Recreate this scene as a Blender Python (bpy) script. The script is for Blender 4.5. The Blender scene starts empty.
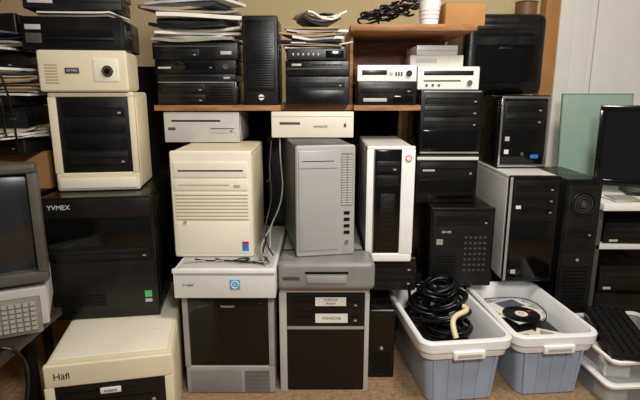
import bpy, bmesh, math, random
from mathutils import Vector, Matrix
random.seed(11)
COL=bpy.context.scene.collection
FZ=.085
DZ=.12-FZ
# ---------------------------------------------------------------- materials
def lin(c):
    return tuple(((v/255)/12.92 if v/255<=.04045 else ((v/255+.055)/1.055)**2.4) for v in c)+(1,)
MATS={}
def mat(name,rgb,rough=.5,metal=0,var=.12,scale=14,bump=0,trans=0,alpha=1,coat=0,spec=.5,wear=0,bscale=220):
    if name in MATS: return MATS[name]
    m=bpy.data.materials.new(name); m.use_nodes=True
    nt=m.node_tree; b=nt.nodes['Principled BSDF']; L=nt.links.new
    b.inputs['Roughness'].default_value=rough; b.inputs['Metallic'].default_value=metal
    b.inputs['Transmission Weight'].default_value=trans; b.inputs['Alpha'].default_value=alpha
    b.inputs['Coat Weight'].default_value=coat; b.inputs['Specular IOR Level'].default_value=spec
    tc=nt.nodes.new('ShaderNodeTexCoord'); n=nt.nodes.new('ShaderNodeTexNoise')
    n.inputs['Scale'].default_value=scale; n.inputs['Detail'].default_value=6
    L(tc.outputs['Object'],n.inputs['Vector'])
    r=nt.nodes.new('ShaderNodeValToRGB'); c=lin(rgb)
    r.color_ramp.elements[0].position=.3; r.color_ramp.elements[1].position=.7
    r.color_ramp.elements[0].color=tuple(v*(1-var) for v in c[:3])+(1,)
    r.color_ramp.elements[1].color=tuple(min(1,v*(1+var)+.001) for v in c[:3])+(1,)
    L(n.outputs['Fac'],r.inputs['Fac']); L(r.outputs['Color'],b.inputs['Base Color'])
    if wear:
        n3=nt.nodes.new('ShaderNodeTexNoise'); n3.inputs['Scale'].default_value=9; n3.inputs['Detail'].default_value=8; L(tc.outputs['Object'],n3.inputs['Vector'])
        mr=nt.nodes.new('ShaderNodeMapRange'); mr.inputs['From Min'].default_value=.3; mr.inputs['From Max'].default_value=.7
        mr.inputs['To Min'].default_value=max(.05,rough-wear); mr.inputs['To Max'].default_value=rough+wear
        L(n3.outputs['Fac'],mr.inputs['Value']); L(mr.outputs['Result'],b.inputs['Roughness'])
    if bump:
        n2=nt.nodes.new('ShaderNodeTexNoise'); n2.inputs['Scale'].default_value=bscale; L(tc.outputs['Object'],n2.inputs['Vector'])
        bp=nt.nodes.new('ShaderNodeBump'); bp.inputs['Strength'].default_value=bump; bp.inputs['Distance'].default_value=.002
        L(n2.outputs['Fac'],bp.inputs['Height']); L(bp.outputs['Normal'],b.inputs['Normal'])
    MATS[name]=m; return m
BLK=mat('black_plastic',(14,13,12),.3,bump=.06,var=.3,spec=.45,wear=.14)
BLK2=mat('dark_charcoal_plastic',(22,20,19),.36,bump=.08,var=.25,spec=.42,wear=.12)
GLS=mat('glossy_black_plastic',(6,6,6),.12,var=.3,spec=.55,wear=.05)
DRK=mat('dark_recess',(4,4,4),.8,spec=.2)
DGR=mat('dark_grey_plastic',(76,75,73),.42,bump=.08,wear=.1)
CRTG=mat('taupe_grey_plastic',(80,76,70),.45,bump=.08,wear=.1)
GRY=mat('grey_plastic',(136,135,133),.4,bump=.08,wear=.1)
SIL=mat('silver_plastic',(168,167,165),.35,metal=.15,wear=.08)
SIL2=mat('satin_silver_front',(178,178,177),.34,metal=.1,var=.05,scale=5,wear=.08)
CHR=mat('chrome_trim',(205,205,205),.2,metal=.9,var=.04)
LGR=mat('light_grey_plastic',(192,190,184),.42,wear=.1,var=.07)
CRM=mat('cream_plastic',(232,222,190),.40,var=.08,bump=.05,scale=5,wear=.12)
CRM2=mat('pale_cream_plastic',(241,235,214),.38,var=.06,scale=5,wear=.12)
CRMD=mat('yellowed_plastic',(186,172,136),.5,var=.08)
WHT=mat('white_plastic',(248,247,244),.34,var=.04,wear=.1)
OFF=mat('off_white_metal',(226,225,221),.38,var=.06,scale=6,wear=.1)
PAP=mat('white_paper',(236,232,223),.85,var=.06)
PAP2=mat('grey_paper',(166,160,148),.85,var=.12)
BKC=mat('blue_grey_book_cover',(84,94,108),.6)
BKD=mat('black_folder',(26,26,28),.5)
BKR=mat('dull_red_book_cover',(132,62,50),.6)
BKT=mat('tan_book_cover',(186,158,112),.7)
CARD=mat('brown_cardboard',(184,136,84),.85,var=.1,bump=.2)
RED=mat('red_ink',(190,40,34),.5)
BLU=mat('blue_ink',(44,120,200),.5)
LBL=mat('light_blue_emblem',(92,170,214),.4)
GRN=mat('green_sticker',(84,190,110),.5)
INK=mat('black_ink',(24,24,24),.6)
LET=mat('silver_lettering',(210,210,210),.4)
BRZ=mat('bronze_ring',(110,92,60),.35,metal=.5)
SCR=mat('dark_glass_screen',(17,18,20),.1,var=.1,coat=.3)
CSC=mat('dark_tube_glass',(36,37,38),.16,var=.08,coat=.4)
TUB=mat('bluish_translucent_plastic',(176,192,214),.33,var=.04,trans=.12)
BINW=mat('white_bin_plastic',(250,251,252),.3,var=.015)
PIPE=mat('pale_yellow_rubber',(234,222,174),.45)
CBL=mat('black_cable_rubber',(10,10,11),.3,var=.3)
CBG=mat('grey_cable_rubber',(160,158,150),.5)
def wood(name,a,b_,sc=3):
    m=bpy.data.materials.new(name); m.use_nodes=True; nt=m.node_tree; b=nt.nodes['Principled BSDF']; L=nt.links.new
    tc=nt.nodes.new('ShaderNodeTexCoord'); mp=nt.nodes.new('ShaderNodeMapping'); mp.inputs['Scale'].default_value=(sc,sc*7,sc*7)
    n=nt.nodes.new('ShaderNodeTexNoise'); n.inputs['Scale'].default_value=2.5; n.inputs['Detail'].default_value=8; n.inputs['Distortion'].default_value=.6
    r=nt.nodes.new('ShaderNodeValToRGB'); r.color_ramp.elements[0].position=.35; r.color_ramp.elements[1].position=.68
    r.color_ramp.elements[0].color=lin(a); r.color_ramp.elements[1].color=lin(b_)
    L(tc.outputs['Object'],mp.inputs['Vector']); L(mp.outputs['Vector'],n.inputs['Vector']); L(n.outputs['Fac'],r.inputs['Fac']); L(r.outputs['Color'],b.inputs['Base Color'])
    b.inputs['Roughness'].default_value=.5; return m
WOOD=wood('warm_shelf_wood',(132,84,42),(186,134,80))
DWD=mat('shaded_backing_brown',(26,19,14),.8,spec=.2)  # shade of the gaps put into the backing colour
# ---------------------------------------------------------------- mesh helpers
def B(x0,x1,y0,y1,z0,z1,bev=None): return ('b',x0,x1,y0,y1,z0,z1,bev)
def C(cx,cy,cz,r,h,ax='z',r2=None,seg=32): return ('c',cx,cy,cz,r,h,ax,r2,seg)
def R(cx,cy,cz,Rr,r,ax='y'): return ('r',cx,cy,cz,Rr,r,ax)
def Hx(vs,bev=0): return ('h',vs,bev)
def Fm(x0,x1,z0,z1,X0,X1,Z0,Z1,y0,y1,bev=.002):
    return [B(x0,x1,y0,y1,Z1,z1,bev),B(x0,x1,y0,y1,z0,max(Z0,z0+.001),bev),B(x0,X0,y0,y1,Z0-.001,Z1+.001,min(bev,.001)),B(X1,x1,y0,y1,Z0-.001,Z1+.001,min(bev,.001))]
def prim(bm,p,bev):
    t=bmesh.new(); k=p[0]
    if k=='b':
        _,x0,x1,y0,y1,z0,z1,bv=p
        bmesh.ops.create_cube(t,size=1)
        for v in t.verts: v.co=Vector(((x0+x1)/2+v.co.x*(x1-x0),(y0+y1)/2+v.co.y*(y1-y0),(z0+z1)/2+v.co.z*(z1-z0)))
        bv=bev if bv is None else bv
        bv=min(bv,.45*min(x1-x0,y1-y0,z1-z0))
        if bv>1e-5: bmesh.ops.bevel(t,geom=t.edges[:],offset=bv,segments=5 if bv>.02 else (3 if bv>.004 else 2),affect='EDGES',profile=.6)
    elif k=='h':
        vs=[t.verts.new(v) for v in p[1]]
        for f in ((0,1,2,3),(7,6,5,4),(0,4,5,1),(1,5,6,2),(2,6,7,3),(3,7,4,0)): t.faces.new([vs[i] for i in f])
        if p[2]: bmesh.ops.bevel(t,geom=t.edges[:],offset=p[2],segments=3,affect='EDGES',profile=.6)
    elif k=='c':
        _,cx,cy,cz,r,h,ax,r2,seg=p
        bmesh.ops.create_cone(t,cap_ends=True,segments=seg,radius1=r,radius2=r if r2 is None else r2,depth=h)
        if ax=='y': bmesh.ops.rotate(t,verts=t.verts,matrix=Matrix.Rotation(math.pi/2,3,'X'))
        if ax=='x': bmesh.ops.rotate(t,verts=t.verts,matrix=Matrix.Rotation(math.pi/2,3,'Y'))
        bmesh.ops.translate(t,verts=t.verts,vec=(cx,cy,cz))
    elif k=='r':
        _,cx,cy,cz,Rr,r,ax=p; n,m_=32,8
        g=[[t.verts.new(((Rr+r*math.cos(b*2*math.pi/m_))*math.cos(a*2*math.pi/n),(Rr+r*math.cos(b*2*math.pi/m_))*math.sin(a*2*math.pi/n),r*math.sin(b*2*math.pi/m_))) for b in range(m_)] for a in range(n)]
        for a in range(n):
            for b in range(m_): t.faces.new((g[a][b],g[(a+1)%n][b],g[(a+1)%n][(b+1)%m_],g[a][(b+1)%m_]))
        if ax=='y': bmesh.ops.rotate(t,verts=t.verts,matrix=Matrix.Rotation(math.pi/2,3,'X'))
        bmesh.ops.translate(t,verts=t.verts,vec=(cx,cy,cz))
    bmesh.ops.recalc_face_normals(t,faces=t.faces[:])
    me=bpy.data.meshes.new('t'); t.to_mesh(me); t.free(); bm.from_mesh(me); bpy.data.meshes.remove(me)
def finish(name,bm,m,parent=None,label=None,smooth=True):
    me=bpy.data.meshes.new(name); bm.to_mesh(me); bm.free(); me.materials.append(m)
    if smooth:
        for p in me.polygons: p.use_smooth=True
        try: me.set_sharp_from_angle(angle=math.radians(35))
        except Exception: pass
    o=bpy.data.objects.new(name,me); COL.objects.link(o)
    if parent is not None: o.parent=parent
    if label: o['label']=label
    return o
def P(parent,name,prims,m,bev=.002,label=None):
    bm=bmesh.new()
    for p in prims: prim(bm,p,bev)
    return finish(name,bm,m,parent,label)
def thing(name,label,cat,loc,rot=0,group=None,rx=0,ry=0):
    e=bpy.data.objects.new(name,None); e.empty_display_size=.05; COL.objects.link(e)
    e.location=loc; e.rotation_euler=(rx,ry,math.radians(rot)); e['label']=label; e['category']=cat
    if group: e['group']=group
    return e
def tag(o,label,cat,group=None,kind=None):
    o['label']=label; o['category']=cat
    if group: o['group']=group
    if kind: o['kind']=kind
    return o
def struct(name,prims,m,bev=0):
    o=P(None,name,prims,m,bev); o['kind']='structure'; return o
def text(parent,s,x,z,size,m,y=-.004,font_sc=1,name='lettering'):
    cu=bpy.data.curves.new('t','FONT'); cu.body=s; cu.size=size; cu.extrude=.0004; cu.resolution_u=3
    cu.align_x='CENTER'; cu.align_y='CENTER'
    ob=bpy.data.objects.new('t',cu); COL.objects.link(ob)
    dg=bpy.context.evaluated_depsgraph_get(); me=bpy.data.meshes.new_from_object(ob.evaluated_get(dg))
    bpy.data.objects.remove(ob); me.materials.clear(); me.materials.append(m)
    me.transform(Matrix.Translation((x,y,z))@Matrix.Rotation(math.pi/2,4,'X')@Matrix.Scale(font_sc,4,(1,0,0)))
    o=bpy.data.objects.new(name,me); COL.objects.link(o); o.parent=parent; return o
def cable(name,pts,r,m,parent=None):
    cu=bpy.data.curves.new('t','CURVE'); cu.dimensions='3D'; cu.bevel_depth=r; cu.bevel_resolution=2; cu.resolution_u=6; cu.use_fill_caps=True
    sp=cu.splines.new('NURBS'); sp.points.add(len(pts)-1); sp.order_u=4; sp.use_endpoint_u=True
    for q,p in zip(sp.points,pts): q.co=(*p,1)
    ob=bpy.data.objects.new('t',cu); COL.objects.link(ob)
    dg=bpy.context.evaluated_depsgraph_get(); me=bpy.data.meshes.new_from_object(ob.evaluated_get(dg))
    bpy.data.objects.remove(ob); me.materials.clear(); me.materials.append(m)
    for p in me.polygons: p.use_smooth=True
    o=bpy.data.objects.new(name,me); COL.objects.link(o)
    if parent: o.parent=parent
    return o
def coil(name,label,cx,cy,cz,Rx,Ry,turns,r,m,h=.03,group=None,tail=None,parent=None,wob=.28,tx=0,ty=0):
    pts=[]; n=int(turns*10); ph=random.random()*6
    for i in range(n):
        a=ph+i*2*math.pi/10+random.random()*.15; k=1+wob*math.sin(i*.37)+random.uniform(-.1,.1)
        px,py=Rx*k*math.cos(a)*.85,Ry*k*math.sin(a)*.85
        pts.append((cx+px,cy+py,cz+r+h*(i/n)+h*.5*random.random()+tx*px+ty*py))
    if tail: pts+=tail
    o=cable(name,pts,r,m,parent)
    if not parent: tag(o,label,'cable',group)
    return o
class Case:
    """box-shaped machine; front face at local y=0 looking to -y, origin at base front centre"""
    def __init__(s,name,label,cat,x0,x1,y,z0,z1,d,body,front,rot=0,bev=.004,hole=None,side=True,fbev=None,group=None):
        s.w=x1-x0; s.h=z1-z0; s.d=d
        s.t=thing(name,label,cat,((x0+x1)/2,y,z0),rot,group)
        w,h=s.w,s.h
        s.body=P(s.t,'housing',[B(-w/2+.002,w/2-.002,.019,d,0,h-.002)],body,bev)
        fb=bev if fbev is None else fbev
        if hole:
            u0,u1,v0,v1=hole
            P(s.t,'front_bezel',Fm(-w/2,w/2,0,h,s.X(u0),s.X(u1),s.Z(v0),s.Z(v1),0,.022,fb),front)
            P(s.t,'recess',[B(s.X(u0)-.001,s.X(u1)+.001,.012,.021,s.Z(v0)+.0005,s.Z(v1)+.001)],DRK,0)
        else: P(s.t,'front_bezel',[B(-w/2,w/2,0,.022 if fb<=.02 else fb*2.3,0,h)],front,fb)
        if side:
            for sg in (-1,1):
                P(s.t,'side_panel',[B(min(sg*(w/2-.003),sg*(w/2-.0005)),max(sg*(w/2-.003),sg*(w/2-.0005)),.035,d-.02,.02,h-.02)],body,.001)
    def X(s,u): return -s.w/2+u*s.w
    def Z(s,v): return v*s.h
    def fp(s,name,u0,u1,v0,v1,m,out=.003,inn=.002,bev=.0012,parent=None,label=None):
        return P(parent or s.t,name,[B(s.X(u0),s.X(u1),-out,inn,s.Z(v0),s.Z(v1))],m,bev,label)
    def slats(s,name,u0,u1,v0,v1,n,m,vert=False,out=.002,inn=.002,fill=.5):
        pr=[]
        for i in range(n):
            if vert:
                a=u0+(u1-u0)*i/n; pr.append(B(s.X(a),s.X(a+(u1-u0)/n*fill),-out,inn,s.Z(v0),s.Z(v1)))
            else:
                a=v0+(v1-v0)*i/n; pr.append(B(s.X(u0),s.X(u1),-out,inn,s.Z(a),s.Z(a+(v1-v0)/n*fill)))
        return P(s.t,name,pr,m,.0005)
    def disc(s,name,u,v,r,m,out=.003,ring=None,parent=None):
        o=P(parent or s.t,name,[C(s.X(u),-out/2,s.Z(v),r,out+.002,'y')],m)
        if ring: P(o,'ring',[R(s.X(u),-out,s.Z(v),r,.0016)],ring)
        return o
    def bay(s,u0,u1,v0,v1,m,btn=SIL,out=.003,kind='optical'):
        x0,x1,z0,z1=s.X(u0),s.X(u1),s.Z(v0),s.Z(v1); hh=z1-z0
        o=P(s.t,'drive_bay',[B(x0,x1,-out,.003,z0+hh*.05,z1-hh*.05)],m,.0015)
        if kind=='optical':
            P(o,'tray_slot',[B(x0+.006,x1-.006,-out-.0008,-out+.001,z0+hh*.52,z0+hh*.6)],DRK,0)
            P(o,'eject_button',[B(x1-.022,x1-.012,-out-.002,-out+.001,z0+hh*.2,z0+hh*.32)],btn,.0006)
        return o
    def txt(s,t,u,v,size,m=LET,out=.0008,sc=1): return text(s.t,t,s.X(u),s.Z(v),size,m,-out,sc)
# ================================================================= ROOM
struct('floor',[B(-1.7,2.6,-1,2.8,FZ-.05,FZ)],mat('beige_carpet',(156,128,98),.95,var=.28,scale=60,bump=.8,bscale=320,spec=.1))
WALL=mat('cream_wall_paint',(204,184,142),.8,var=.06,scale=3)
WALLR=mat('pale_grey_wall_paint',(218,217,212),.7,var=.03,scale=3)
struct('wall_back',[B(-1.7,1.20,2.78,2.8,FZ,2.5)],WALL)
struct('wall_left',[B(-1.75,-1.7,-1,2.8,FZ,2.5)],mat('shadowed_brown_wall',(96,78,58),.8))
struct('wall_right',[B(2.6,2.65,-1,2.8,FZ,2.5)],WALLR)
struct('ceiling',[B(-1.75,2.65,-1,2.8,2.5,2.55)],mat('white_ceiling',(230,226,216),.8))
WPT=mat('white_gloss_paint',(234,232,226),.4,var=.02)
struct('trim_1',[B(1.155,1.225,2.70,2.78,FZ,2.5,.003)],mat('orange_wood_strip',(176,124,70),.5))
struct('trim_2',[B(1.225,1.30,2.69,2.78,FZ,2.5,.006),B(1.298,1.40,2.71,2.78,FZ,2.5,.006),B(1.398,1.43,2.725,2.78,FZ,2.5,.004)],WPT)
struct('door_1',[B(1.445,2.4,2.745,2.78,FZ,2.5,.004)],WPT)
struct('wall_behind',[B(1.20,2.6,2.79,2.84,FZ,2.5)],WALLR)
# ================================================================= SHELF
sh=thing('bookcase','warm brown wooden bookcase loaded with old computer gear','bookcase',(0,0,FZ))
P(sh,'shelf_board',[B(-.63,-.150,1.93,2.5,1.070-FZ,1.09-FZ),B(-.152,.132,2.0,2.5,1.070-FZ,1.09-FZ),B(.130,.385,1.94,2.5,1.070-FZ,1.09-FZ)],WOOD,.0015)
P(sh,'upright',[B(-.632,-.612,2.30,2.5,0,1.071-FZ)],WOOD)
P(sh,'upright',[B(.380,.392,2.46,2.5,0,1.071-FZ)],WOOD)
P(sh,'shelf_board',[B(.118,.60,2.0,2.50,1.368-FZ,1.392-FZ)],WOOD,.002)
P(sh,'upright',[B(.120,.134,2.10,2.5,1.089-FZ,1.369-FZ)],WOOD)
P(sh,'back_panel',[B(.118,.60,2.5,2.515,1.089-FZ,1.369-FZ)],WOOD,0)
P(sh,'back_panel',[B(-.632,.392,2.5,2.515,0,1.089-FZ)],DWD,0,label='dark brown lower backing board')  # near-black board paints the shade in the gaps between towers
for x0,x1,yy,zt in ((-.225,-.085,2.13,.955),(-.86,-.655,2.32,1.25)):
    c_=Case('added_dark_cabinet','tall narrow black cabinet added to darken the gap behind the computers','cabinet',x0,x1,yy,FZ,zt,.30,BLK2,BLK2)  # added only to blacken the gaps between the stacks
    c_.fp('cabinet_door',.04,.96,.02,.98,BLK2,out=.004); c_.fp('door_handle',.85,.9,.45,.55,DGR,out=.012)
# ================================================================= LEFT STACK
A6=Case('desktop_computer','cream desktop computer with black front panel standing on the floor','computer',-.790,-.435,1.31,FZ,.385,.6,CRM,CRM,rot=12,bev=.012,hole=(.07,.93,.0,.76))
P(A6.t,'top_lid',[B(-.16,.16,.04,.5,A6.h-.004,A6.h+.0005)],CRM2,.003)
A6.fp('front_panel',.075,.925,0.002,.755,BLK2,out=-.004,inn=.014)
A6.bay(.12,.88,.48,.70,BLK,out=.002)
A6.bay(.12,.88,.2,.44,BLK,out=.002)
A6.txt('Häfl',.14,.88,.028,INK)
A6.fp('sticker',.42,.58,.66,.715,PAP,out=.005); A6.txt('HARDS',.50,.687,.011,INK,out=.0056)
A5=Case('computer_tower','wide black tower computer with drive slots on cream desktop','computer',-.895,-.55,1.58,.3860,.81,.42,BLK,BLK,rot=8,bev=.008)
A5.fp('upper_cover',.02,.98,.84,.985,BLK2,out=.006,bev=.004)
A5.txt('YVMEX',.16,.925,.022,LET,out=.0068)
A5.fp('drive_cover',.03,.97,.60,.82,GLS,out=.005,bev=.003)
A5.fp('handle_slot',.55,.9,.745,.765,DRK,out=.0058,inn=-.002)
A5.bay(.06,.94,.50,.585,BLK2)
A5.fp('lower_panel',.03,.97,.08,.48,BLK2,out=.004,bev=.004)
A5.slats('vent',.08,.5,.12,.22,5,DRK,out=.0047,inn=-.003)
A5.fp('sticker',.87,.935,.17,.225,GRN,out=.0052,bev=0)
A5.fp('sticker',.87,.935,.13,.155,LGR,out=.0052,bev=0)
A4=Case('computer_tower','small cream tower with dark drive bay panel on black tower','computer',-.890,-.620,1.68,.8105,1.141,.24,CRM,CRM,rot=8,bev=.012,hole=(.09,.93,.19,.95))
A4.fp('front_panel',.09,.93,.19,.95,BLK2,out=-.005,inn=.014)
for i in range(4):
    A4.bay(.17,.88,.26+i*.165,.41+i*.165,BLK if i else BLK2,out=.001,kind='optical' if i in(0,3) else 'blank')
A4.fp('lower_lip',.04,.96,.03,.13,CRM2,out=.006,bev=.006)
A3=Case('projector','cream rounded projector with round dial','projector',-.900,-.625,1.66,1.1415,1.272,.18,CRM,CRM,rot=8,bev=.016,side=False)
A3.fp('lens_door',.62,.9,.25,.8,CRM2,out=.003,bev=.003)
A3.disc('dial',.78,.5,.016,BRZ,out=.008,ring=BLK); A3.disc('lens',.78,.5,.009,GLS,out=.012)
A3.fp('name_plate',.30,.46,.44,.58,DGR,out=.002); A3.txt('OPTIRA',.38,.51,.010,LET,out=.003)
A3.slats('vent',.08,.22,.2,.7,7,CRMD,out=.001)
A2=Case('printer','black office printer with grey badges and paper slot','printer',-.945,-.632,1.67,1.2725,1.375,.25,BLK,BLK,rot=8,bev=.01)
A2.fp('output_slot',.25,.9,.4,.6,DRK,out=.001); A2.fp('output_tray',.25,.9,.3,.37,BLK2,out=.012)
A2.fp('badge',.05,.2,.6,.75,LGR,out=.002); A2.fp('control_panel',.05,.2,.2,.5,DGR,out=.003)
def sheets(cx,cy,z,n,w,dd,label,group,ang=12,tmin=.004,tmax=.011,mats=(PAP,PAP,PAP2),jit=.02,tilt=1.2,cmax=.004):
    for i in range(n):
        t=random.uniform(tmin,tmax); bm=bmesh.new()
        W=w*random.uniform(.68,1.0); D=dd*random.uniform(.8,1)
        NX=8; cur=random.uniform(-cmax*.3,cmax); wav=random.uniform(0,cmax*.5); ph=random.random()*6
        top=[];bot=[]
        for k in range(NX+1):
            u=k/NX-.5; zc=cur*4*u*u+wav*math.sin(9*u+ph)*abs(u)*2
            top.append([bm.verts.new((u*W,s*D/2,zc+t)) for s in(-1,1)]); bot.append([bm.verts.new((u*W,s*D/2,zc)) for s in(-1,1)])
        for k in range(NX):
            bm.faces.new((top[k][0],top[k+1][0],top[k+1][1],top[k][1])); bm.faces.new((bot[k][0],bot[k][1],bot[k+1][1],bot[k+1][0]))
            for s in(0,1): bm.faces.new((top[k][s],top[k+1][s],bot[k+1][s],bot[k][s]))
        bm.faces.new((top[0][0],top[0][1],bot[0][1],bot[0][0])); bm.faces.new((top[NX][0],top[NX][1],bot[NX][1],bot[NX][0]))
        bmesh.ops.recalc_face_normals(bm,faces=bm.faces[:])
        m=random.choice(mats); isp=m in (PAP,PAP2)
        o=finish('paper_bundle' if isp else 'booklet',bm,m,smooth=False)
        ty=random.uniform(-tilt,tilt); tl=math.sin(math.radians(abs(ty)))*W/2*.6
        o.location=(cx+random.uniform(-jit,jit),cy+random.uniform(-jit,jit),z+tl); o.rotation_euler=(math.radians(random.uniform(-.4,.4)),math.radians(ty),math.radians(random.uniform(-ang,ang)))
        tag(o,label if isp else 'worn booklet tucked into the paper pile','paper' if isp else 'book',group); z+=t+.0014+tl
    return z
zz=sheets(-.79,1.78,1.3758,3,.27,.18,'papers lying on black printer','papers on the printer',ang=14,mats=(PAP2,PAP,BKD),tmin=.004,tmax=.009)
a=Case('scanner','flat dark grey scanner lying on black printer','scanner',-.935,-.640,1.69,zz+.001,zz+.045,.2,BLK2,BLK2,rot=12,bev=.006)
a.fp('label_strip',.05,.3,.4,.7,LGR,out=.001); a.fp('seam',.02,.98,.55,.6,DRK,out=.0008,bev=0)
a=Case('disk_player','black disk player with silver edge on scanner','player',-.92,-.66,1.70,zz+.0455,zz+.12,.2,BLK,BLK,rot=5,bev=.004)
a.bay(.1,.7,.3,.75,BLK2); a.disc('knob',.85,.5,.012,SIL,out=.008)
# side table, keypad, crt
tb=thing('side_table','dark wooden side table holding old monitor','table',(-1.1,1.18,.12))
P(tb,'table_top',[B(-.30,.31,-.25,.24,.357,.38)],mat('dark_table',(40,32,26),.5))
for x in (-.28,.20):
    for y in (-.22,.19): P(tb,'leg',[B(x,x+.03,y,y+.03,-DZ,.358)],BLK2)
ds=Case('desktop_computer','beige desktop case under old monitor','computer',-1.115,-.750,1.235,.5005,.612,.24,LGR,LGR,rot=25,bev=.006)
ds.slats('vent',.05,.45,.2,.8,8,DGR,out=.001)
def keyboard(label,loc,rot,rx,base,keym,w=.42,dd=.15,rows=5,cols=15,name='computer_keyboard'):
    k=thing(name,label,'keyboard',loc,rot,rx=rx)
    P(k,'base',[B(-w/2,w/2,0,dd,0,.016)],base,.004)
    cw=(w-.02)/cols; rh=(dd-.02)/rows; first=None
    for r in range(rows):
        for c in range(cols):
            if r==0 and cols>12 and 3<c<9: continue
            if first is None:
                first=P(k,'key',[Hx([(-cw*.45,-rh*.43,0),(cw*.45,-rh*.43,0),(cw*.45,rh*.43,0),(-cw*.45,rh*.43,0),(-cw*.34,-rh*.32,.008),(cw*.34,-rh*.32,.008),(cw*.34,rh*.32,.008),(-cw*.34,rh*.32,.008)])],keym); o=first
            else:
                o=first.copy(); COL.objects.link(o); o.parent=k
            o.location=(-w/2+.01+cw*(c+.5),.01+rh*(r+.5),.0155)
    if cols>12: P(k,'space_bar',[B(-w/2+.01+cw*4.1,-w/2+.01+cw*8.9,.012,.01+rh*.9,.015,.023)],keym,.002)
    return k
keyboard('small grey-beige keypad propped against desktop case',(-.935+.07+.018,1.235+.03-.032,.5005),25,math.radians(84),mat('greyish_beige_plastic',(128,123,112),.5),mat('greyish_key_plastic',(168,163,150),.5),w=.185,dd=.10,rows=6,cols=10,name='keypad')
cr=thing('crt_monitor','bulky old grey tube monitor on beige desktop case','monitor',(-.945,1.235,.6125),25)
P(cr,'bezel',Fm(-.205,.205,.012,.345,-.182,.182,.045,.318,-.008,.05,.010),CRTG)
bm=bmesh.new(); N=14; g=[[bm.verts.new((-.186+.372*i/N,.034-.036*(1-((i/N-.5)**2+(j/N-.5)**2)*2.2),.042+.28*j/N)) for j in range(N+1)] for i in range(N+1)]
for i in range(N):
    for j in range(N): bm.faces.new((g[i][j],g[i+1][j],g[i+1][j+1],g[i][j+1]))
bmesh.ops.recalc_face_normals(bm,faces=bm.faces[:]); finish('screen',bm,CSC,cr)
P(cr,'rear_shell',[Hx([(-.195,.045,.025),(.195,.045,.025),(.11,.30,.06),(-.11,.30,.06),(-.195,.045,.335),(.195,.045,.335),(.11,.30,.27),(-.11,.30,.27)],.012)],CRTG)
P(cr,'stand',[C(0,.12,.008,.09,.016,'z',.08)],CRTG)
bx=thing('accessory_box','small black box on side table','box',(-.835,1.12,.5005),10)
P(bx,'box_body',[B(-.035,.035,-.03,.03,0,.012)],BLK,.003); P(bx,'box_lid',[B(-.036,.036,-.031,.031,.012,.016)],BLK2,.001)
j=thing('jar','small white lidded jar on black box','jar',(-.825,1.12,.5168))
P(j,'jar_body',[C(0,0,.015,.022,.03),R(0,0,.004,.020,.003,'z')],OFF); P(j,'lid',[C(0,0,.035,.024,.01)],WHT)
tag(cable('cable',[(-.90,1.03,.506),(-.84,1.0,.51),(-.80,1.0,.512),(-.775,1.02,.46),(-.77,1.05,.35),(-.775,1.1,.25),(-.79,1.14,.12),(-.80,1.12,.092)],.004,CBL),'black power cable hanging off side table','cable','cables on the side table')
tag(cable('cable',[(-.93,1.08,.506),(-.85,1.15,.51),(-.79,1.17,.512),(-.765,1.19,.45),(-.765,1.16,.33),(-.80,1.12,.24),(-.775,1.10,.15),(-.82,1.08,.092)],.005,CBL),'thick black power cable hanging off side table','cable','cables on the side table')
for i,(x,y,w,h) in enumerate(((-1.07,1.15,.17,.24),(-.90,1.06,.12,.17))):
    c_=Case('equipment_box','dark metal equipment box under side table','box',x-w/2,x+w/2,y,FZ,FZ+h,.12,BLK2,DGR,rot=10)
    c_.slats('vent',.1,.9,.2,.8,6,DRK,out=.001)
# left rack
rk=thing('metal_rack','dark metal rack piled with old equipment','rack',(-1.18,1.85,.12))
P(rk,'rack_top',[B(-.22,.205,-.2,.2,.66,.68)],BLK2)
for x in (-.21,.175):
    for y in (-.19,.16): P(rk,'leg',[B(x,x+.025,y,y+.025,-DZ,.661)],BLK2)
cb=thing('cardboard_box','brown cardboard box on metal rack','box',(-1.12,1.76,.8005),3)
P(cb,'carton',[B(-.16,.152,0,.22,0,.13)],CARD,.002); P(cb,'flap',[B(-.16,.152,0,.108,.13,.133),B(-.16,.152,.112,.22,.13,.133)],CARD,.001); P(cb,'tape',[B(-.16,.152,.095,.125,.133,.1338)],mat('tape',(200,170,110),.3),0)
zz=.9345
def pile(lst,zz):
    for nm,lab,ct,h,w_,x1,y,m1,m2,rt in lst:
        c_=Case(nm,lab,ct,x1-w_,x1,y,zz,zz+h,.25,m1,m2,rot=rt,bev=.007)
        if ct in('printer','player'): c_.bay(.35,.92,.3,.75,BLK2 if m2 is BLK else BLK); c_.fp('badge',.05,.18,.4,.6,LGR,out=.001)
        elif ct=='amplifier': c_.bay(.4,.92,.25,.8,BLK); c_.disc('knob',.18,.5,.014,SIL,out=.01); c_.disc('knob',.3,.5,.01,SIL,out=.01)
        else: c_.slats('vent',.1,.6,.25,.75,5,DRK,out=.001)
        zz+=h+.0005
    return zz
zz=pile([('vcr_deck','dark flat deck with vents on cardboard box','player',.05,.27,-.985,1.68,BLK2,BLK2,-5)],zz)
zz=sheets(-1.10,1.74,zz,5,.33,.24,'loose grey papers piled on flat deck','papers on the metal rack',ang=24,mats=(PAP,PAP2,PAP2),tmin=.003,tmax=.007,cmax=.01)
zz=pile([('printer','black printer in the pile','printer',.075,.3,-.985,1.68,BLK,BLK,9),('vcr_deck','charcoal deck tilted on black printer','player',.035,.24,-1.0,1.66,BLK2,BLK2,-9)],zz)
zz=sheets(-1.08,1.76,zz,8,.31,.26,'white papers crumpled in the pile','papers on the metal rack',ang=26,mats=(PAP,PAP2,BKT,PAP,BKD),tilt=3,tmin=.003,tmax=.008,cmax=.012)
zz=pile([('amplifier','black amplifier with two knobs in the pile','amplifier',.06,.3,-.98,1.70,BLK,BLK,4)],zz)
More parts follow.
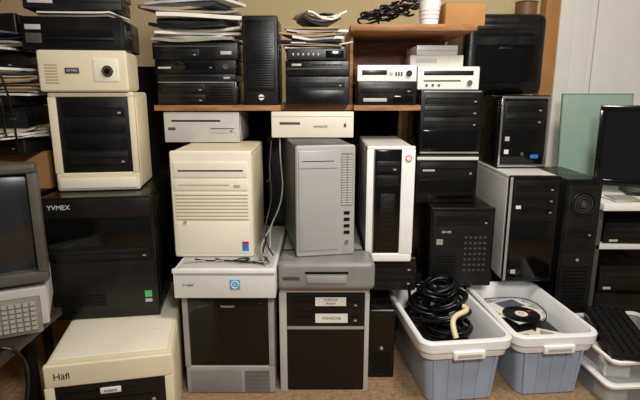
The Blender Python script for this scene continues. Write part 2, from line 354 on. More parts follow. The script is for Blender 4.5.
zz=sheets(-1.10,1.78,zz,6,.30,.24,'papers sticking out of the pile','papers on the metal rack',ang=24,mats=(PAP2,BKC,PAP,BKD),tilt=2.5,tmin=.004,tmax=.009,cmax=.01)
zz=pile([('speaker_box','black flat speaker box high on the pile','speaker',.07,.27,-.985,1.72,BLK2,BLK2,-7)],zz)
for k,(pts,r,m) in enumerate((([(-1.02,1.66,1.40),(-1.0,1.58,1.36),(-.985,1.56,1.25),(-1.0,1.56,1.17),(-.965,1.56,1.1),(-.99,1.57,1.02),(-1.02,1.64,.99)],.004,CBL),
  ([(-1.08,1.66,1.30),(-1.06,1.55,1.24),(-1.02,1.55,1.14),(-1.06,1.55,1.05),(-1.02,1.56,.96),(-1.05,1.62,.88),(-1.08,1.70,.83)],.0035,CBG),
  ([(-.99,1.70,1.46),(-.965,1.60,1.43),(-.97,1.56,1.33),(-1.01,1.55,1.28),(-.96,1.56,1.2),(-.955,1.58,1.08),(-.98,1.62,.95)],.0035,CBL))):
    tag(cable('cable',pts,r,m),('black cable' if m is CBL else 'grey cable')+' dangling down the equipment pile','cable','cables hanging on the pile')
# ================================================================= COLUMN 2
B7=Case('computer_tower','silver grey tower with glossy black door on the floor','computer',-.475,-.160,1.6,FZ,.472,.42,GRY,SIL,bev=.01,hole=(.06,.94,.28,.96))
B7.fp('glossy_door',.065,.935,.285,.955,GLS,out=-.003,inn=.014,bev=.003)
B7.bay(.12,.88,.72,.90,GLS,out=-.002,kind='blank')
B7.txt('Inwacom',.5,.87,.013,LET,out=.003)
B7.slats('vent',.66,.94,.02,.24,16,DGR,out=.001,fill=.5)
B7.fp('lower_panel',.05,.62,.02,.24,GRY,out=.002)
tr=thing('desktop_computer','flat white desktop case with light blue square emblem','computer',(-.315,1.55,.4725))
W2=.168
P(tr,'case_body',[B(-W2,W2,0,.546,0,.098)],OFF,.003)
P(tr,'front_rim',[B(-W2-.002,W2+.002,-.004,.012,.088,.1012)],WHT,.0015)
P(tr,'top_cover',[B(-W2+.01,W2-.01,.02,.53,.096,.0998)],LGR,.001)
P(tr,'emblem',[B(.018,.052,-.003,.001,.032,.066,.003)],LBL); P(tr,'emblem_ring',[R(.035,-.004,.049,.012,.0014)],WHT); text(tr,'D',.035,.049,.015,WHT,-.0040)
text(tr,'O ABBiP',-.12,.046,.010,DGR,-.001)
P(tr,'seam',[B(-W2+.006,W2-.006,-.0006,.002,.081,.083)],DGR,0)
B5=Case('computer_tower','cream tower with slotted drive panels on flat white case','computer',-.508,-.232,1.67,.5742,.948,.36,CRM,CRM2,bev=.012,fbev=.014)
B5.fp('drive_panel',.05,.95,.76,.90,CRM2,out=.004,bev=.003); B5.fp('disk_slot',.1,.9,.815,.828,DRK,out=.0046,inn=-.003,bev=0)
B5.fp('drive_panel',.05,.95,.64,.745,CRM2,out=.004,bev=.003); B5.fp('disk_slot',.1,.72,.685,.696,CRMD,out=.0046,inn=-.003,bev=0); B5.fp('eject_button',.78,.86,.67,.695,CRMD,out=.006)
B5.slats('vent_grille',.05,.95,.36,.62,8,CRMD,out=.0012,fill=.25)
B5.slats('vent_rib',.05,.95,.370,.630,8,CRM2,out=.003,fill=.65)
B5.fp('lower_panel',.05,.95,.04,.34,CRM2,out=.002,bev=.002)
B5.disc('power_button',.16,.345,.006,CRMD,out=.006)
B5.fp('sticker',.86,.94,.13,.155,RED,out=.003,bev=0); B5.fp('sticker',.86,.94,.065,.13,BLU,out=.003,bev=0)
B4=Case('desktop_computer','flat light grey desktop unit on cream tower under the shelf','computer',-.60,-.31,1.94,.9488,1.0645,.27,LGR,LGR,bev=.004)
B4.fp('slot',.1,.75,.68,.74,DRK,out=.001); B4.bay(.6,.95,.3,.58,LGR,btn=DGR); B4.fp('badge',.05,.15,.4,.5,DGR,out=.001)
z=1.0905
for (nm,lab,ct,x0,x1,h,m1,m2,k,rt) in (
 ('desktop_computer','thick black desktop unit on wooden shelf','computer',-.620,-.318,.088,BLK,BLK,0,0),
 ('disk_drive','thin grey-edged disk drive in black stack','drive',-.618,-.322,.028,DGR,BLK2,1,1),
 ('disk_player','black disk player in stack','player',-.625,-.318,.050,BLK,BLK,2,-1.5),
 ('desktop_computer','flat black desktop unit topping the stack','computer',-.628,-.31,.062,BLK2,BLK,3,1)):
    c_=Case(nm,lab,ct,x0,x1,1.95,z,z+h,.33,m1,m2,bev=.004,rot=rt)
    if k==0: c_.bay(.05,.6,.55,.92,BLK2); c_.bay(.05,.6,.1,.48,BLK2); c_.slats('vent',.66,.95,.15,.85,6,DRK,out=.001); c_.fp('edge_strip',.02,.98,.95,.985,SIL,out=.002)
    if k==1: c_.fp('tray_slot',.1,.8,.4,.55,DRK,out=.001); c_.fp('eject_button',.85,.93,.3,.6,SIL,out=.002)
    if k==2: c_.bay(.25,.75,.3,.8,GLS); c_.fp('label_strip',.04,.2,.35,.5,LGR,out=.001); c_.disc('knob',.88,.5,.01,DGR,out=.006)
    if k==3: c_.fp('edge_strip',.02,.98,.75,.82,DGR,out=.002); c_.bay(.1,.55,.15,.65,BLK2); c_.fp('badge',.8,.93,.3,.5,LGR,out=.001)
    z+=h+.0006
zp=sheets(-.475,2.09,z,8,.37,.27,'worn white papers piled on black units','papers on the shelf stack',ang=16,tmin=.005,tmax=.014,mats=(PAP,PAP2,PAP,BKD,PAP),tilt=2.2,cmax=.010,jit=.025)
zp=sheets(-.49,2.09,zp,8,.33,.25,'papers and folders heaped on the pile','papers on the shelf stack',ang=24,tmin=.004,tmax=.014,mats=(PAP,PAP2,PAP,BKC,BKT,PAP),tilt=3.5,cmax=.018,jit=.035)
B8=Case('tower_speaker','tall slim black speaker with small white emblem','speaker',-.291,-.157,1.95,1.0905,1.417,.22,BLK,BLK2,bev=.014)
B8.fp('grille',.1,.9,.16,.95,BLK,out=.004,bev=.004); B8.slats('grille_rib',.14,.86,.2,.92,26,BLK2,out=.005,fill=.5)
B8.disc('emblem',.5,.09,.011,PAP,out=.002); B8.fp('emblem_bar',.42,.58,.082,.096,RED,out=.003,bev=0)
for pts,m in (([(-.19,1.98,1.03),(-.185,1.93,.95),(-.20,1.88,.85),(-.17,1.82,.76),(-.20,1.75,.68),(-.18,1.68,.62),(-.21,1.64,.60),(-.17,1.60,.579)],CBL),
  ([(-.155,1.98,1.04),(-.16,1.92,.9),(-.13,1.86,.8),(-.155,1.78,.70),(-.19,1.72,.66),(-.165,1.66,.60),(-.19,1.62,.579)],CBG),
  ([(-.205,1.90,.80),(-.18,1.82,.84),(-.165,1.74,.78),(-.19,1.7,.70),(-.2,1.68,.63),(-.16,1.64,.59)],CBL),
  ([(-.17,1.60,.578),(-.22,1.61,.580),(-.28,1.64,.578),(-.34,1.61,.580),(-.40,1.63,.578),(-.46,1.60,.579)],CBG),
  ([(-.18,1.58,.578),(-.21,1.63,.59),(-.19,1.69,.60),(-.165,1.63,.59),(-.20,1.60,.60),(-.21,1.66,.62),(-.18,1.72,.66)],CBG),
  ([(-.20,1.62,.578),(-.25,1.59,.58),(-.30,1.62,.582),(-.26,1.65,.58),(-.22,1.62,.584),(-.30,1.60,.58),(-.36,1.64,.579)],CBL),
  ([(-.19,1.59,.578),(-.27,1.63,.579),(-.33,1.63,.578),(-.39,1.61,.580),(-.43,1.64,.578)],CBL)):
    tag(cable('cable',pts,.0028,m),'loose wire drooping beside cream tower','cable','loose wires between the towers')
# ================================================================= COLUMN 3
C5=Case('computer_tower','light grey tower with black drive panel and white paper labels','computer',-.142,.172,1.62,FZ,.480,.42,LGR,LGR,bev=.012,hole=(.08,.95,.0,.95))
C5.fp('drive_panel',.085,.945,.64,.945,BLK2,out=-.001,inn=.014,bev=.003)
C5.bay(.14,.90,.81,.925,BLK,out=.003); C5.bay(.14,.90,.66,.79,BLK,out=.003)
C5.fp('glossy_door',.085,.945,0.002,.60,GLS,out=.001,inn=.014,bev=.004)
C5.fp('door_seam',.085,.945,.602,.63,SIL,out=-.002,inn=.014)
C5.fp('paper_label',.40,.74,.835,.915,PAP,out=.0046,bev=0); C5.txt('FOECICP',.57,.892,.012,INK,out=.005); C5.txt('PHOW',.57,.856,.011,INK,out=.005)
C5.fp('paper_label',.40,.76,.675,.76,PAP,out=.0046,bev=0); C5.txt('FCHOCHS',.58,.718,.014,INK,out=.005)
C4=Case('flatbed_printer','wide grey flat printer with rounded front and paper slot','printer',-.142,.163,1.60,.4805,.581,.5,DGR,GRY,bev=.016,fbev=.014,side=False)
P(C4.t,'lid',[B(-.142,.142,.15,.48,C4.h-.003,C4.h+.0005)],GRY,.004)
P(C4.t,'front_shroud',[B(-.152,.176,-.012,.135,.002,C4.h+.0002,.022)],GRY)
C4.fp('output_slot',.30,.78,.62,.70,DRK,out=.0128,inn=-.008,bev=0); C4.fp('output_tray',.32,.76,.30,.56,SIL,out=.018,inn=-.008,bev=.004); C4.fp('control_strip',.05,.24,.4,.52,DGR,out=.0135,inn=-.008)
C3=Case('computer_tower','smooth silver grey tower with narrow vent strip on flat printer','computer',-.083,.122,1.66,.5820,.968,.44,DGR,SIL2,rot=10,bev=.008,fbev=.014)
C3.fp('front_cover',.05,.70,.06,.955,SIL2,out=.004,bev=.006); C3.fp('disk_slot',.1,.64,.86,.868,DRK,out=.0046)
C3.fp('seam',.06,.69,.80,.804,DGR,out=.0045,bev=0)
C3.fp('vent_backing',.76,.96,.46,.93,GRY,out=.001,bev=0)
C3.slats('vent_column',.77,.85,.47,.92,20,LGR,out=.002,fill=.5); C3.slats('vent_column',.87,.95,.47,.92,20,LGR,out=.002,fill=.5)
for v in (.38,.32,.26,.20): C3.fp('port',.81,.91,v,v+.03,DRK,out=.002,inn=-.001)
C3.disc('power_button',.86,.13,.007,CHR,out=.006); C3.fp('sticker',.80,.93,.035,.08,PAP2,out=.002,bev=0)
C2=Case('network_box','pale cream flat box with small printed model text','box',-.185,.128,1.92,.9688,1.067,.25,CRM2,CRM2,bev=.004,side=False)
C2.txt('N:MACIX',.60,.42,.013,INK,out=.001); C2.fp('slot',.1,.35,.5,.6,DGR,out=.001); C2.fp('indicator',.88,.91,.4,.55,DGR,out=.001); C2.fp('seam',.02,.98,.8,.82,CRMD,out=.0006,bev=0)
z=1.0905
for (nm,lab,ct,x0,x1,h,m1,m2,k,rt) in (
 ('desktop_computer','compact black cube computer on wooden shelf','computer',-.130,.112,.107,BLK,BLK,0,0),
 ('disk_drive','black external drive with grey band','drive',-.130,.110,.056,BLK2,BLK,1,-1),
 ('router','small dark box with indicator lights in the stack','router',-.125,.10,.044,BLK,BLK2,2,2)):
    c_=Case(nm,lab,ct,x0,x1,1.935,z,z+h,.3,m1,m2,bev=.006,rot=rt)
    if k==0: c_.bay(.08,.92,.6,.9,BLK2); c_.fp('front_panel',.08,.92,.1,.52,BLK,out=.002)
    if k==1: c_.fp('band',.02,.98,.42,.52,DGR,out=.002); c_.fp('badge',.1,.25,.65,.8,LGR,out=.001); c_.fp('slot',.4,.9,.68,.76,DRK,out=.001)
    if k==2: c_.slats('indicator',.1,.6,.4,.6,6,LGR,vert=True,out=.001,fill=.3); c_.fp('cover',.65,.95,.2,.8,GLS,out=.002)
    z+=h+.0006
z=sheets(-.025,2.07,z,9,.25,.23,'papers and booklets piled on small black box','papers on the small box stack',ang=14,tmin=.003,tmax=.011,mats=(PAP,PAP,PAP2,BKT,BKR,BKD),tilt=2,cmax=.008,jit=.012)
sheets(.0,2.08,z,6,.17,.18,'small crumpled papers topping the pile','papers on the small box stack',ang=30,tmin=.003,tmax=.012,mats=(PAP,PAP2,BKD),tilt=6,cmax=.025)
# ================================================================= COLUMN 4
lowb=Case('mini_tower','slim black mini tower on the floor between tower and bin','computer',.180,.278,1.70,FZ,.36,.26,BLK,BLK,bev=.008)
lowb.fp('front_cover',.1,.9,.5,.93,GLS,out=.004,bev=.004); lowb.slats('vent',.15,.85,.08,.4,8,DRK,out=.001); lowb.disc('power_button',.5,.45,.006,SIL,out=.004)
mid=Case('equipment_box','black equipment box supporting white tower','box',.195,.365,2.06,FZ,.395,.3,BLK,BLK2)
mid.slats('vent',.1,.9,.2,.8,8,DRK,out=.001)
mid2=Case('disk_array','black disk array under white tower','computer',.195,.365,1.80,.3955,.527,.4,BLK,BLK,bev=.005)
mid2.bay(.06,.94,.55,.9,BLK2); mid2.bay(.06,.94,.12,.5,BLK2)
D3=Case('computer_tower','white tower with tall black front stripe','computer',.166,.336,1.75,.5275,.955,.42,OFF,WHT,bev=.012,hole=(.14,.72,.08,.97))
D3.fp('front_stripe',.145,.715,.085,.965,GLS,out=-.001,inn=.014,bev=.003)
D3.bay(.20,.68,.78,.88,BLK2,out=.001,kind='optical'); D3.bay(.20,.68,.66,.76,BLK2,out=.001,kind='blank')
D3.fp('bay_insert',.30,.60,.14,.60,BLK2,out=.002); D3.slats('vent',.36,.54,.2,.55,9,BLK,out=.003,fill=.3); D3.fp('chrome_edge',.145,.165,.085,.965,CHR,out=.003,inn=.01)
D3.disc('emblem',.86,.90,.010,PAP,out=.003,ring=RED); text(D3.t,'hp',D3.X(.86),D3.Z(.90),.012,BLU,-.0035)
D2b=Case('disk_player','black player unit on wooden shelf','player',.142,.368,1.945,1.0905,1.177,.3,BLK,BLK,bev=.005)
D2b.bay(.06,.94,.5,.85,BLK2); D2b.fp('label_strip',.1,.5,.15,.3,LGR,out=.001); D2b.fp('glossy_panel',.6,.94,.1,.4,GLS,out=.002)
D2=Case('disk_player','white player with control buttons on black unit','player',.141,.366,1.95,1.1776,1.239,.28,WHT,WHT,bev=.005)
D2.fp('display',.08,.5,.4,.7,BLK2,out=.001); D2.fp('eject_button',.54,.60,.4,.6,LGR,out=.003); D2.disc('knob',.87,.5,.011,BLK,out=.008); D2.slats('button',.64,.78,.35,.6,3,DGR,vert=True,out=.003,fill=.6)
for i in range(5):
    coil('cable','looped black cable heaped on upper shelf',.20+.04*i,2.12+.02*(i%2),1.3925+.010*i,.045,.05,3.5,.0045,CBL,h=.05,group='cables on the upper shelf')
cu=thing('paper_cup','white ribbed cup on upper shelf','cup',(.435,2.10,1.3925))
P(cu,'cup_wall',[C(0,0,.05,.034,.1,'z',.045),R(0,0,.1,.0445,.003,'z')],WHT); P(cu,'cup_band',[R(0,0,.03,.0375,.002,'z'),R(0,0,.045,.039,.002,'z'),R(0,0,.06,.0405,.002,'z')],OFF)
cb=thing('cardboard_box','small brown cardboard box on upper shelf beside white cup','box',(.565,2.06,1.3925))
P(cb,'carton',[B(-.075,.08,0,.2,0,.085)],CARD,.002); P(cb,'flap',[B(-.075,.08,0,.098,.085,.087),B(-.075,.08,.102,.2,.085,.087)],CARD,.001); P(cb,'tape',[B(-.075,.08,.088,.112,.087,.0876)],mat('tape',(200,170,110),.3),0)
# ================================================================= COLUMN 5
sup=Case('storage_crate','black storage crate holding stacked towers','crate',.42,.70,2.09,FZ,.352,.36,BLK2,BLK2)
sup.slats('vent',.1,.9,.2,.8,6,DRK,out=.001)
E5=Case('computer_tower','black tower with rows of small ports and labels','computer',.447,.706,1.95,.3525,.685,.42,BLK,BLK,bev=.006)
E5.fp('front_panel',.04,.96,.05,.95,BLK2,out=.004,bev=.004)
E5.bay(.08,.92,.78,.92,BLK,out=.006)
pr=[]
for r in range(7):
    for c in range(5): pr.append(B(E5.X(.54+c*.075),E5.X(.54+c*.075+.04),-.0055,-.003,E5.Z(.2+r*.07),E5.Z(.2+r*.07+.025)))
P(E5.t,'port_grid',pr,DGR,.0004); E5.fp('sticker',.1,.2,.54,.61,PAP2,out=.0046,bev=0); E5.txt('SERVER',.25,.70,.012,LET,out=.0046); E5.slats('vent',.1,.42,.12,.42,8,DRK,out=.0046)
E4=Case('computer_tower','black desktop tower with pale top edge','computer',.398,.650,2.04,.6855,.882,.4,BLK,BLK,bev=.005)
E4.fp('edge_strip',.0,1,.92,.985,OFF,out=.004); E4.bay(.05,.95,.55,.88,BLK2); E4.fp('glossy_panel',.05,.95,.1,.5,GLS,out=.003,bev=.003); E4.fp('label_strip',.1,.3,.68,.74,LGR,out=.0035)
E3=Case('computer_tower','black tower with three stacked drive bays','computer',.416,.673,2.1,.8825,1.147,.31,BLK,BLK,bev=.005)
for i in range(3): E3.bay(.06,.94,.42+i*.18,.58+i*.18,BLK2)
E3.fp('edge_strip',.04,.96,.965,.985,SIL,out=.002); E3.fp('lower_panel',.06,.94,.06,.38,GLS,out=.003,bev=.003); E3.fp('edge_strip',.02,.98,.01,.035,SIL,out=.002)
E2=Case('disk_player','cream disk player with slot and round buttons','player',.398,.651,2.1,1.1476,1.240,.30,CRM2,WHT,bev=.006)
E2.fp('display',.1,.9,.62,.82,BLK2,out=.001); E2.fp('tray_slot',.1,.7,.35,.42,DGR,out=.001); E2.disc('knob',.84,.3,.011,CHR,out=.008)
for u in (.15,.25,.35): E2.disc('button',u,.2,.005,DGR,out=.003)
w=Case('white_carton','long white carton on cream disk player','box',.370,.585,2.12,1.2406,1.285,.25,PAP,PAP,bev=.002,side=False,rot=-2); w.fp('label_strip',.1,.5,.3,.7,LGR,out=.0006,bev=0)
w=Case('white_carton','small white carton on long carton','box',.395,.565,2.13,1.2856,1.325,.2,PAP,OFF,bev=.002,side=False,rot=3); w.fp('seam',.02,.98,.45,.5,PAP2,out=.0006,bev=0)
# ================================================================= COLUMN 6
sup2=Case('storage_crate','dark storage crate holding silver tower','crate',.75,.955,2.13,FZ,.372,.36,BLK2,BLK2); sup2.slats('vent',.1,.9,.2,.8,6,DRK,out=.001)
F3=Case('computer_tower','tower with off-white side and black drive front','computer',.755,.955,1.95,.3725,.815,.60,OFF,BLK,bev=.006)
F3.fp('drive_panel',.08,.95,.62,.96,BLK2,out=.004)
for i in range(3): F3.bay(.12,.92,.64+i*.105,.735+i*.105,BLK,out=.005)
F3.fp('lower_panel',.08,.95,.04,.58,GLS,out=.004,bev=.003); F3.fp('edge_strip',.0,.05,.01,.99,SIL,out=.003); F3.fp('sticker',.14,.24,.70,.73,PAP,out=.0056,bev=0); F3.fp('sticker',.14,.24,.08,.12,LGR,out=.0046,bev=0)
F2=Case('computer_tower','black tower with chrome framed front','computer',.765,.974,2.15,.8155,1.125,.55,BLK,BLK,bev=.006)
P(F2.t,'chrome_frame',Fm(F2.X(.01),F2.X(.99),.006,F2.h-.004,F2.X(.05),F2.X(.95),.016,F2.h-.014,-.006,.002,.001),CHR)
F2.fp('drive_panel',.08,.92,.58,.92,BLK2,out=.003); F2.bay(.12,.88,.76,.9,BLK,out=.004); F2.bay(.12,.88,.6,.74,BLK,out=.004); F2.fp('glossy_panel',.08,.92,.08,.54,GLS,out=.003)
F2.fp('sticker',.13,.22,.38,.44,LGR,out=.0036,bev=0); F2.fp('sticker',.13,.22,.20,.26,PAP,out=.0036,bev=0); F2.disc('knob',.5,.2,.008,DGR,out=.006)
F2.fp('sticker',.68,.84,.14,.19,BLU,out=.0036,bev=0)
F1=Case('printer','wide bulky rounded black printer on framed tower','printer',.672,1.055,2.425,1.1255,1.492,.30,BLK,BLK,bev=.035,side=False,fbev=.045)
F1.fp('front_door',.14,.86,.14,.62,GLS,out=.004,inn=.01,bev=.008); F1.fp('output_slot',.16,.84,.72,.76,DRK,out=.001); F1.fp('handle',.42,.58,.56,.585,BLK2,out=.010)
F1.fp('top_ridge',.12,.88,.80,.86,BLK2,out=.003,inn=.01,bev=.004)
F4=Case('computer_tower','tall black tower with round fan grille on the floor','computer',.985,1.13,1.96,FZ,.80,.35,BLK,BLK,bev=.006)
F4.fp('front_panel',.06,.94,.05,.97,BLK2,out=.004,bev=.004)
o=P(F4.t,'fan_grille',[C(0,-.004,F4.Z(.86),.047,.004,'y'),R(0,-.006,F4.Z(.86),.047,.004)],BLK); P(o,'grille_ring',[R(0,-.007,F4.Z(.86),rr,.0012) for rr in (.015,.025,.035)],DGR); P(o,'fan_hub',[C(0,-.007,F4.Z(.86),.009,.006,'y')],DGR)
F4.bay(.12,.88,.66,.73,BLK,out=.006); F4.bay(.12,.88,.57,.64,BLK,out=.006,kind='blank'); F4.slats('vent',.15,.85,.2,.5,14,DRK,out=.0048); F4.disc('power_button',.5,.53,.006,SIL,out=.007)
cn=thing('storage_tin','brown round tin on black printer','tin',(.985,2.53,1.4925))
P(cn,'tin_body',[C(0,0,.03,.05,.06)],mat('brown_tin',(120,84,50),.5)); P(cn,'tin_rim',[R(0,0,.06,.05,.003,'z')],BRZ)
for i in range(6):
    a=i*1.05; P(cn,'stick',[C(.02*math.cos(a),.02*math.sin(a),.1,.003,.09)],WOOD)
# ================================================================= RIGHT DESK
dk=thing('white_desk','white desk with open lower shelf','desk',(1.15,1.97,.12))
P(dk,'desk_top',[B(0,1.0,0,.68,.547,.577)],WHT,.004)
P(dk,'shelf_board',[B(.0,1.0,.03,.66,.375,.395)],OFF,.002)
P(dk,'leg',[B(.0,.03,.60,.66,-DZ,.548)],OFF,.002); P(dk,'leg',[B(.96,.99,.02,.66,-DZ,.548)],OFF,.002); P(dk,'leg',[B(.0,.02,.03,.07,-DZ,.548)],DGR,.002)
P(dk,'back_panel',[B(0,1,.66,.675,-DZ,.548)],BLK2,0)
mz=thing('flat_monitor','black flat screen monitor on white desk','monitor',(1.465,2.14,.6975),-20)
P(mz,'bezel',Fm(-.25,.25,.03,.385,-.225,.225,.06,.36,-.012,.015,.004),GLS); P(mz,'screen',[B(-.23,.23,-.004,.012,.055,.365)],SCR,0); P(mz,'rear_shell',[B(-.2,.2,.012,.05,.08,.34)],BLK,.01)
P(mz,'stand',[B(-.04,.04,.045,.07,0,.2),B(-.12,.12,-.05,.12,0,.012)],BLK,.003)
for nm,x,y,z,w_,h_,d_ in (('printer',1.31,2.01,.5155,.24,.09,.3),('equipment_box',1.60,2.01,.5155,.25,.1,.3),('equipment_box',1.32,2.02,FZ,.26,.2,.3),('equipment_box',1.32,2.04,FZ+.2005,.22,.12,.28)):
    c_=Case(nm,'black electronic unit stored under white desk','equipment',x-w_/2,x+w_/2,y,z,z+h_,d_,BLK,BLK,rot=-3); c_.bay(.1,.9,.3,.8,BLK2); c_.fp('badge',.1,.25,.1,.2,LGR,out=.001)
sheets(1.27,2.05,.6975,3,.15,.11,'loose papers on white desk','papers on the desk',tmin=.002,tmax=.004,jit=.005,tilt=0,cmax=0)
gm=mat('pale_green_frosted_glass',(170,196,184),.25,var=.05,scale=4,alpha=.75,coat=.3)
gp=thing('glass_panel','pale frosted grey-green glass panel standing on white desk','glass',(1.35,2.45,.6975),0,rx=math.radians(-4))
P(gp,'glass_sheet',[B(-.17,.17,0,.008,0,.43)],gm,.001); P(gp,'panel_edge',[B(-.173,-.168,-.001,.009,0,.432),B(.168,.173,-.001,.009,0,.432),B(-.173,.173,-.001,.009,.428,.433)],mat('green_glass_edge',(110,150,138),.2),.0005)
# ================================================================= BINS
def rring(w,l,r,z,n=5):
    out=[]
    for cx,cy,a0 in ((w/2-r,l/2-r,0),(-w/2+r,l/2-r,90),(-w/2+r,-l/2+r,180),(w/2-r,-l/2+r,270)):
        for i in range(n+1):
            a=math.radians(a0+90*i/n); out.append((cx+r*math.cos(a),cy+r*math.sin(a),z))
    return out
def loft(name,rings,m,parent,cap0=False,cap1=False):
    bm=bmesh.new(); L=[[bm.verts.new(p) for p in r] for r in rings]; n=len(L[0])
    for a,b in zip(L,L[1:]):
        for i in range(n): bm.faces.new((a[i],a[(i+1)%n],b[(i+1)%n],b[i]))
    if cap0: bm.faces.new(L[0])
    if cap1: bm.faces.new(L[-1])
    bmesh.ops.recalc_face_normals(bm,faces=bm.faces[:]); return finish(name,bm,m,parent)
BH=.245
def bin_(label,cx,cy,w,l,rot,h=BH):
    t=thing('storage_bin',label,'bin',(cx,cy,FZ),rot,group='storage bins on the floor')
    loft('tub',[rring(w-.088,l-.085,.03,0),rring(w-.078,l-.075,.035,.004),rring(w-.045,l-.05,.035,h-.05)],TUB,t,cap0=True)
    loft('rim',[rring(w-.038,l-.04,.035,h-.066),rring(w-.024,l-.026,.04,h-.066),rring(w-.016,l-.016,.04,h-.038),rring(w,l,.045,h-.036),rring(w+.004,l+.004,.045,h-.006),rring(w-.004,l-.004,.043,h),rring(w-.030,l-.030,.035,h),rring(w-.036,l-.036,.033,h-.006),rring(w-.058,l-.058,.03,h-.055),rring(w-.10,l-.09,.026,.01)],BINW,t,cap1=True)
    ribs=[]
    for s in (-.34,-.17,0,.17,.34):
        ribs.append(Hx([(s*w*.88-.004,-l/2+.035,.006),(s*w*.88+.004,-l/2+.035,.006),(s*w*.88+.004,-l/2+.05,.006),(s*w*.88-.004,-l/2+.05,.006),(s*w-.004,-l/2+.020,h-.065),(s*w+.004,-l/2+.020,h-.065),(s*w+.004,-l/2+.035,h-.065),(s*w-.004,-l/2+.035,h-.065)]))
    P(t,'rib',ribs,TUB)
    P(t,'handle',[B(-.055,.055,-l/2-.009,-l/2+.012,h-.062,h-.034,.004)],BINW); P(t,'handle_slot',[B(-.042,.042,-l/2-.0102,-l/2-.006,h-.054,h-.042,.001)],LGR)
    return t
b1=bin_('white rimmed bluish bin heaped with black cables',.468,1.775,.325,.51,7)
b2=bin_('white rimmed bluish bin with disc and papers inside',.796,1.81,.305,.50,5)
def inbin(b,x,y,z):
    a=b.rotation_euler[2]; return (b.location.x+x*math.cos(a)-y*math.sin(a),b.location.y+x*math.sin(a)+y*math.cos(a),FZ+z)
x,y,z=inbin(b1,0,.03,.012)
fo=P(None,'foam_block',[B(-.10,.10,-.18,.18,0,.13,.02)],BLK2); fo.location=(x,y,z); fo.rotation_euler[2]=math.radians(7); tag(fo,'dark foam block buried under cables in the bin','foam')
for i,(dx,dy,dz,rx,ry,tx,ty) in enumerate(((-.03,.13,.14,.08,.075,0,0),(.03,.0,.14,.085,.08,.1,0),(-.01,.13,.18,.085,.075,-.2,.1),(.02,.03,.185,.095,.085,.2,-.1),(-.02,.10,.215,.085,.09,-.1,.3),(.03,.06,.225,.085,.08,.3,.1),(.0,.10,.245,.08,.07,-.3,-.1),(.03,.12,.26,.07,.06,.2,.2))):
    x,y,z=inbin(b1,dx,dy,dz); coil('cable','thick black cable tangled in a heap in the bin',x,y,z,rx,ry,4.6,.0050+.0012*(i%2),CBL,h=.03,group='cables in the bin',wob=.22,tx=tx,ty=ty)
tag(cable('rubber_hook',[inbin(b1,dx,dy,dz) for dx,dy,dz in ((-.005,-.155,.205),(-.012,-.13,.24),(-.002,-.105,.258),(.025,-.095,.268),(.05,-.09,.272),(.066,-.075,.276),(.063,-.062,.278),(.055,-.056,.278))],.0100,PIPE),'short pale yellow rubber hook lying on black cables','hook')
U=.045
x,y,z=inbin(b2,0,.02,.012); fo=P(None,'foam_block',[B(-.105,.105,-.185,.185,0,.115+U,.01)],BLK2); fo.location=(x,y,z); fo.rotation_euler[2]=math.radians(5); tag(fo,'dark foam block under the disc in the bin','foam')
for i,(dx,dy,rt,m) in enumerate(((.05,-.11,-28,PAP),(-.04,-.12,20,CRM2),(.04,.14,35,PAP),(-.05,.15,-20,PAP2),(.06,.04,70,PAP),(-.06,.06,80,PAP))):
    x,y,z=inbin(b2,dx,dy,.1275+U+.0035*i); c_=thing('leaflet','small printed paper leaflet in the bin','paper',(x,y,z),rt); P(c_,'sheet',[B(-.05,.05,-.035,.035,0,.003)],m,.0005); P(c_,'print_block',[B(-.035,.01,-.018,.018,.003,.0034)],PAP2,0)
x,y,z=inbin(b2,-.005,.05,.149+U); c_=thing('magazine','printed magazine with pale cover in the bin','magazine',(x,y,z),24)
P(c_,'cover',[B(-.075,.075,-.09,.10,0,.006)],PAP,.001); P(c_,'cover_photo',[B(-.03,.065,.02,.09,.006,.0066)],BKC,0); P(c_,'cover_strip',[B(-.07,-.045,-.08,-.02,.006,.0066)],RED,0)
x,y,z=inbin(b2,-.005,.01,.157+U); c_=thing('compact_disc','dark disc with white hub on magazine','disc',(x,y,z),30)
P(c_,'disc_surface',[C(0,0,.0012,.070,.0024,seg=48)],mat('disc_surface',(42,40,44),.15,metal=.7)); P(c_,'hub',[C(0,0,.003,.024,.0015)],PAP); P(c_,'centre_ring',[R(0,0,.004,.009,.001,'z')],CHR); P(c_,'label_mark',[B(.034,.052,-.006,.006,.0022,.0030)],RED,0)
tag(cable('cable',[inbin(b2,dx,dy,dz+U) for dx,dy,dz in ((-.09,.16,.16),(-.05,.12,.18),(.05,.11,.19),(.09,.02,.18),(.07,-.06,.175),(.02,-.10,.165))],.0022,CBL),'thin black wire curling over the disc','cable')
# ================================================================= CONTAINERS + KEYBOARD
CLR=mat('clear_grey_plastic',(204,212,218),.2,alpha=.42,var=.04,coat=.2)
def container(x,y,z,w,l,h,label,rot,lid):
    t=thing('plastic_container',label,'container',(x,y,z),rot,group='stacked plastic containers')
    loft('tub',[rring(w-.03,l-.03,.02,0),rring(w-.02,l-.02,.025,.003),rring(w-.008,l-.008,.025,h-.012)],CLR,t,cap0=True)
    if lid: loft('lid',[rring(w-.006,l-.006,.025,h-.012),rring(w+.008,l+.008,.03,h-.012),rring(w+.01,l+.01,.03,h-.004),rring(w,l,.028,h),rring(w-.02,l-.02,.025,h),rring(w-.03,l-.03,.02,h-.003)],WHT,t,cap0=True,cap1=True)
    else: loft('rim',[rring(w-.006,l-.006,.025,h-.012),rring(w+.006,l+.006,.03,h-.012),rring(w+.008,l+.008,.03,h-.003),rring(w,l,.028,h),rring(w-.012,l-.012,.025,h),rring(w-.012,l-.012,.025,h-.012)],WHT,t)
    return t
KX,KY=1.135,1.70
container(KX,KY,FZ,.36,.38,.095,'clear grey lidded plastic container on the floor',4,True)
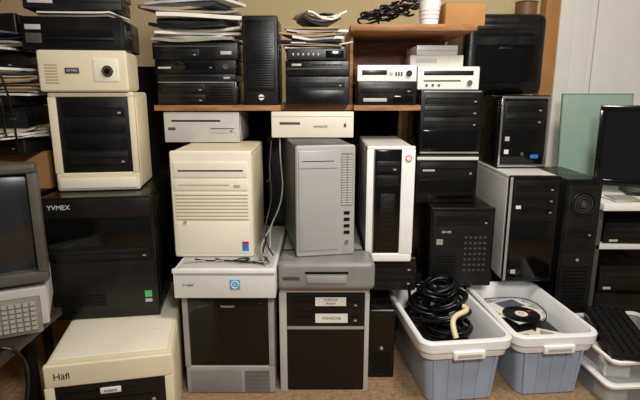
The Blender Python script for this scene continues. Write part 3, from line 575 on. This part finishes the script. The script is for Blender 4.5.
container(KX,KY,FZ+.0955,.345,.365,.085,'open clear plastic container full of small parts',5,False)
def parts(z0,lab):
    for i,(dx,dy,w_,d_,h_,m) in enumerate(((-.11,-.12,.08,.07,.04,PAP),(-.02,-.12,.07,.06,.055,BLK2),(.07,-.12,.07,.07,.04,BKC),(-.11,-.03,.07,.09,.05,BKR),(-.02,-.02,.09,.08,.04,CRM),(-.1,.08,.08,.08,.05,BLK),(.04,.09,.1,.07,.05,DGR))):
        q=thing('small_parts_box',lab,'box',(KX+dx,KY+dy,z0),random.uniform(-12,12),group='parts in the clear containers')
        P(q,'box_body',[B(-w_/2,w_/2,-d_/2,d_/2,0,h_)],m,.003); P(q,'box_label',[B(-w_/3,w_/3,-d_/3,d_/3,h_,h_+.0006)],LGR,0)
parts(FZ+.0995,'small boxed computer part inside open clear container')
parts(FZ+.004,'small boxed computer part inside lidded clear container')
keyboard('black keyboard lying on plastic containers',(1.025,1.715,FZ+.183),-104,math.radians(0),BLK,BLK2,w=.40,dd=.155)
# ================================================================= CAMERA + LIGHT
cam=bpy.data.cameras.new('camera'); cam.sensor_width=36; cam.lens=500/640*36; cam.clip_start=.02
co=bpy.data.objects.new('camera',cam); COL.objects.link(co); co.location=(0,0,1.15); co.rotation_euler=(math.radians(90-12.5),0,0)
bpy.context.scene.camera=co
def area(name,loc,tgt,size,e,col):
    l=bpy.data.lights.new(name,'AREA'); l.size=size; l.energy=e; l.color=col
    o=bpy.data.objects.new(name,l); COL.objects.link(o); o.location=loc
    o.rotation_euler=(Vector(tgt)-Vector(loc)).to_track_quat('-Z','Y').to_euler(); return o
area('ceiling_light',(.7,.9,2.42),(.4,1.7,.5),.5,30,(1,.93,.84))
area('flash_fill',(.3,-.1,1.75),(.2,1.8,.7),.3,23,(1,.975,.93))
w=bpy.data.worlds.new('world'); bpy.context.scene.world=w; w.use_nodes=True
w.node_tree.nodes['Background'].inputs[0].default_value=(.92,.93,.95,1); w.node_tree.nodes['Background'].inputs[1].default_value=.12
bpy.context.scene.view_settings.view_transform='Standard'
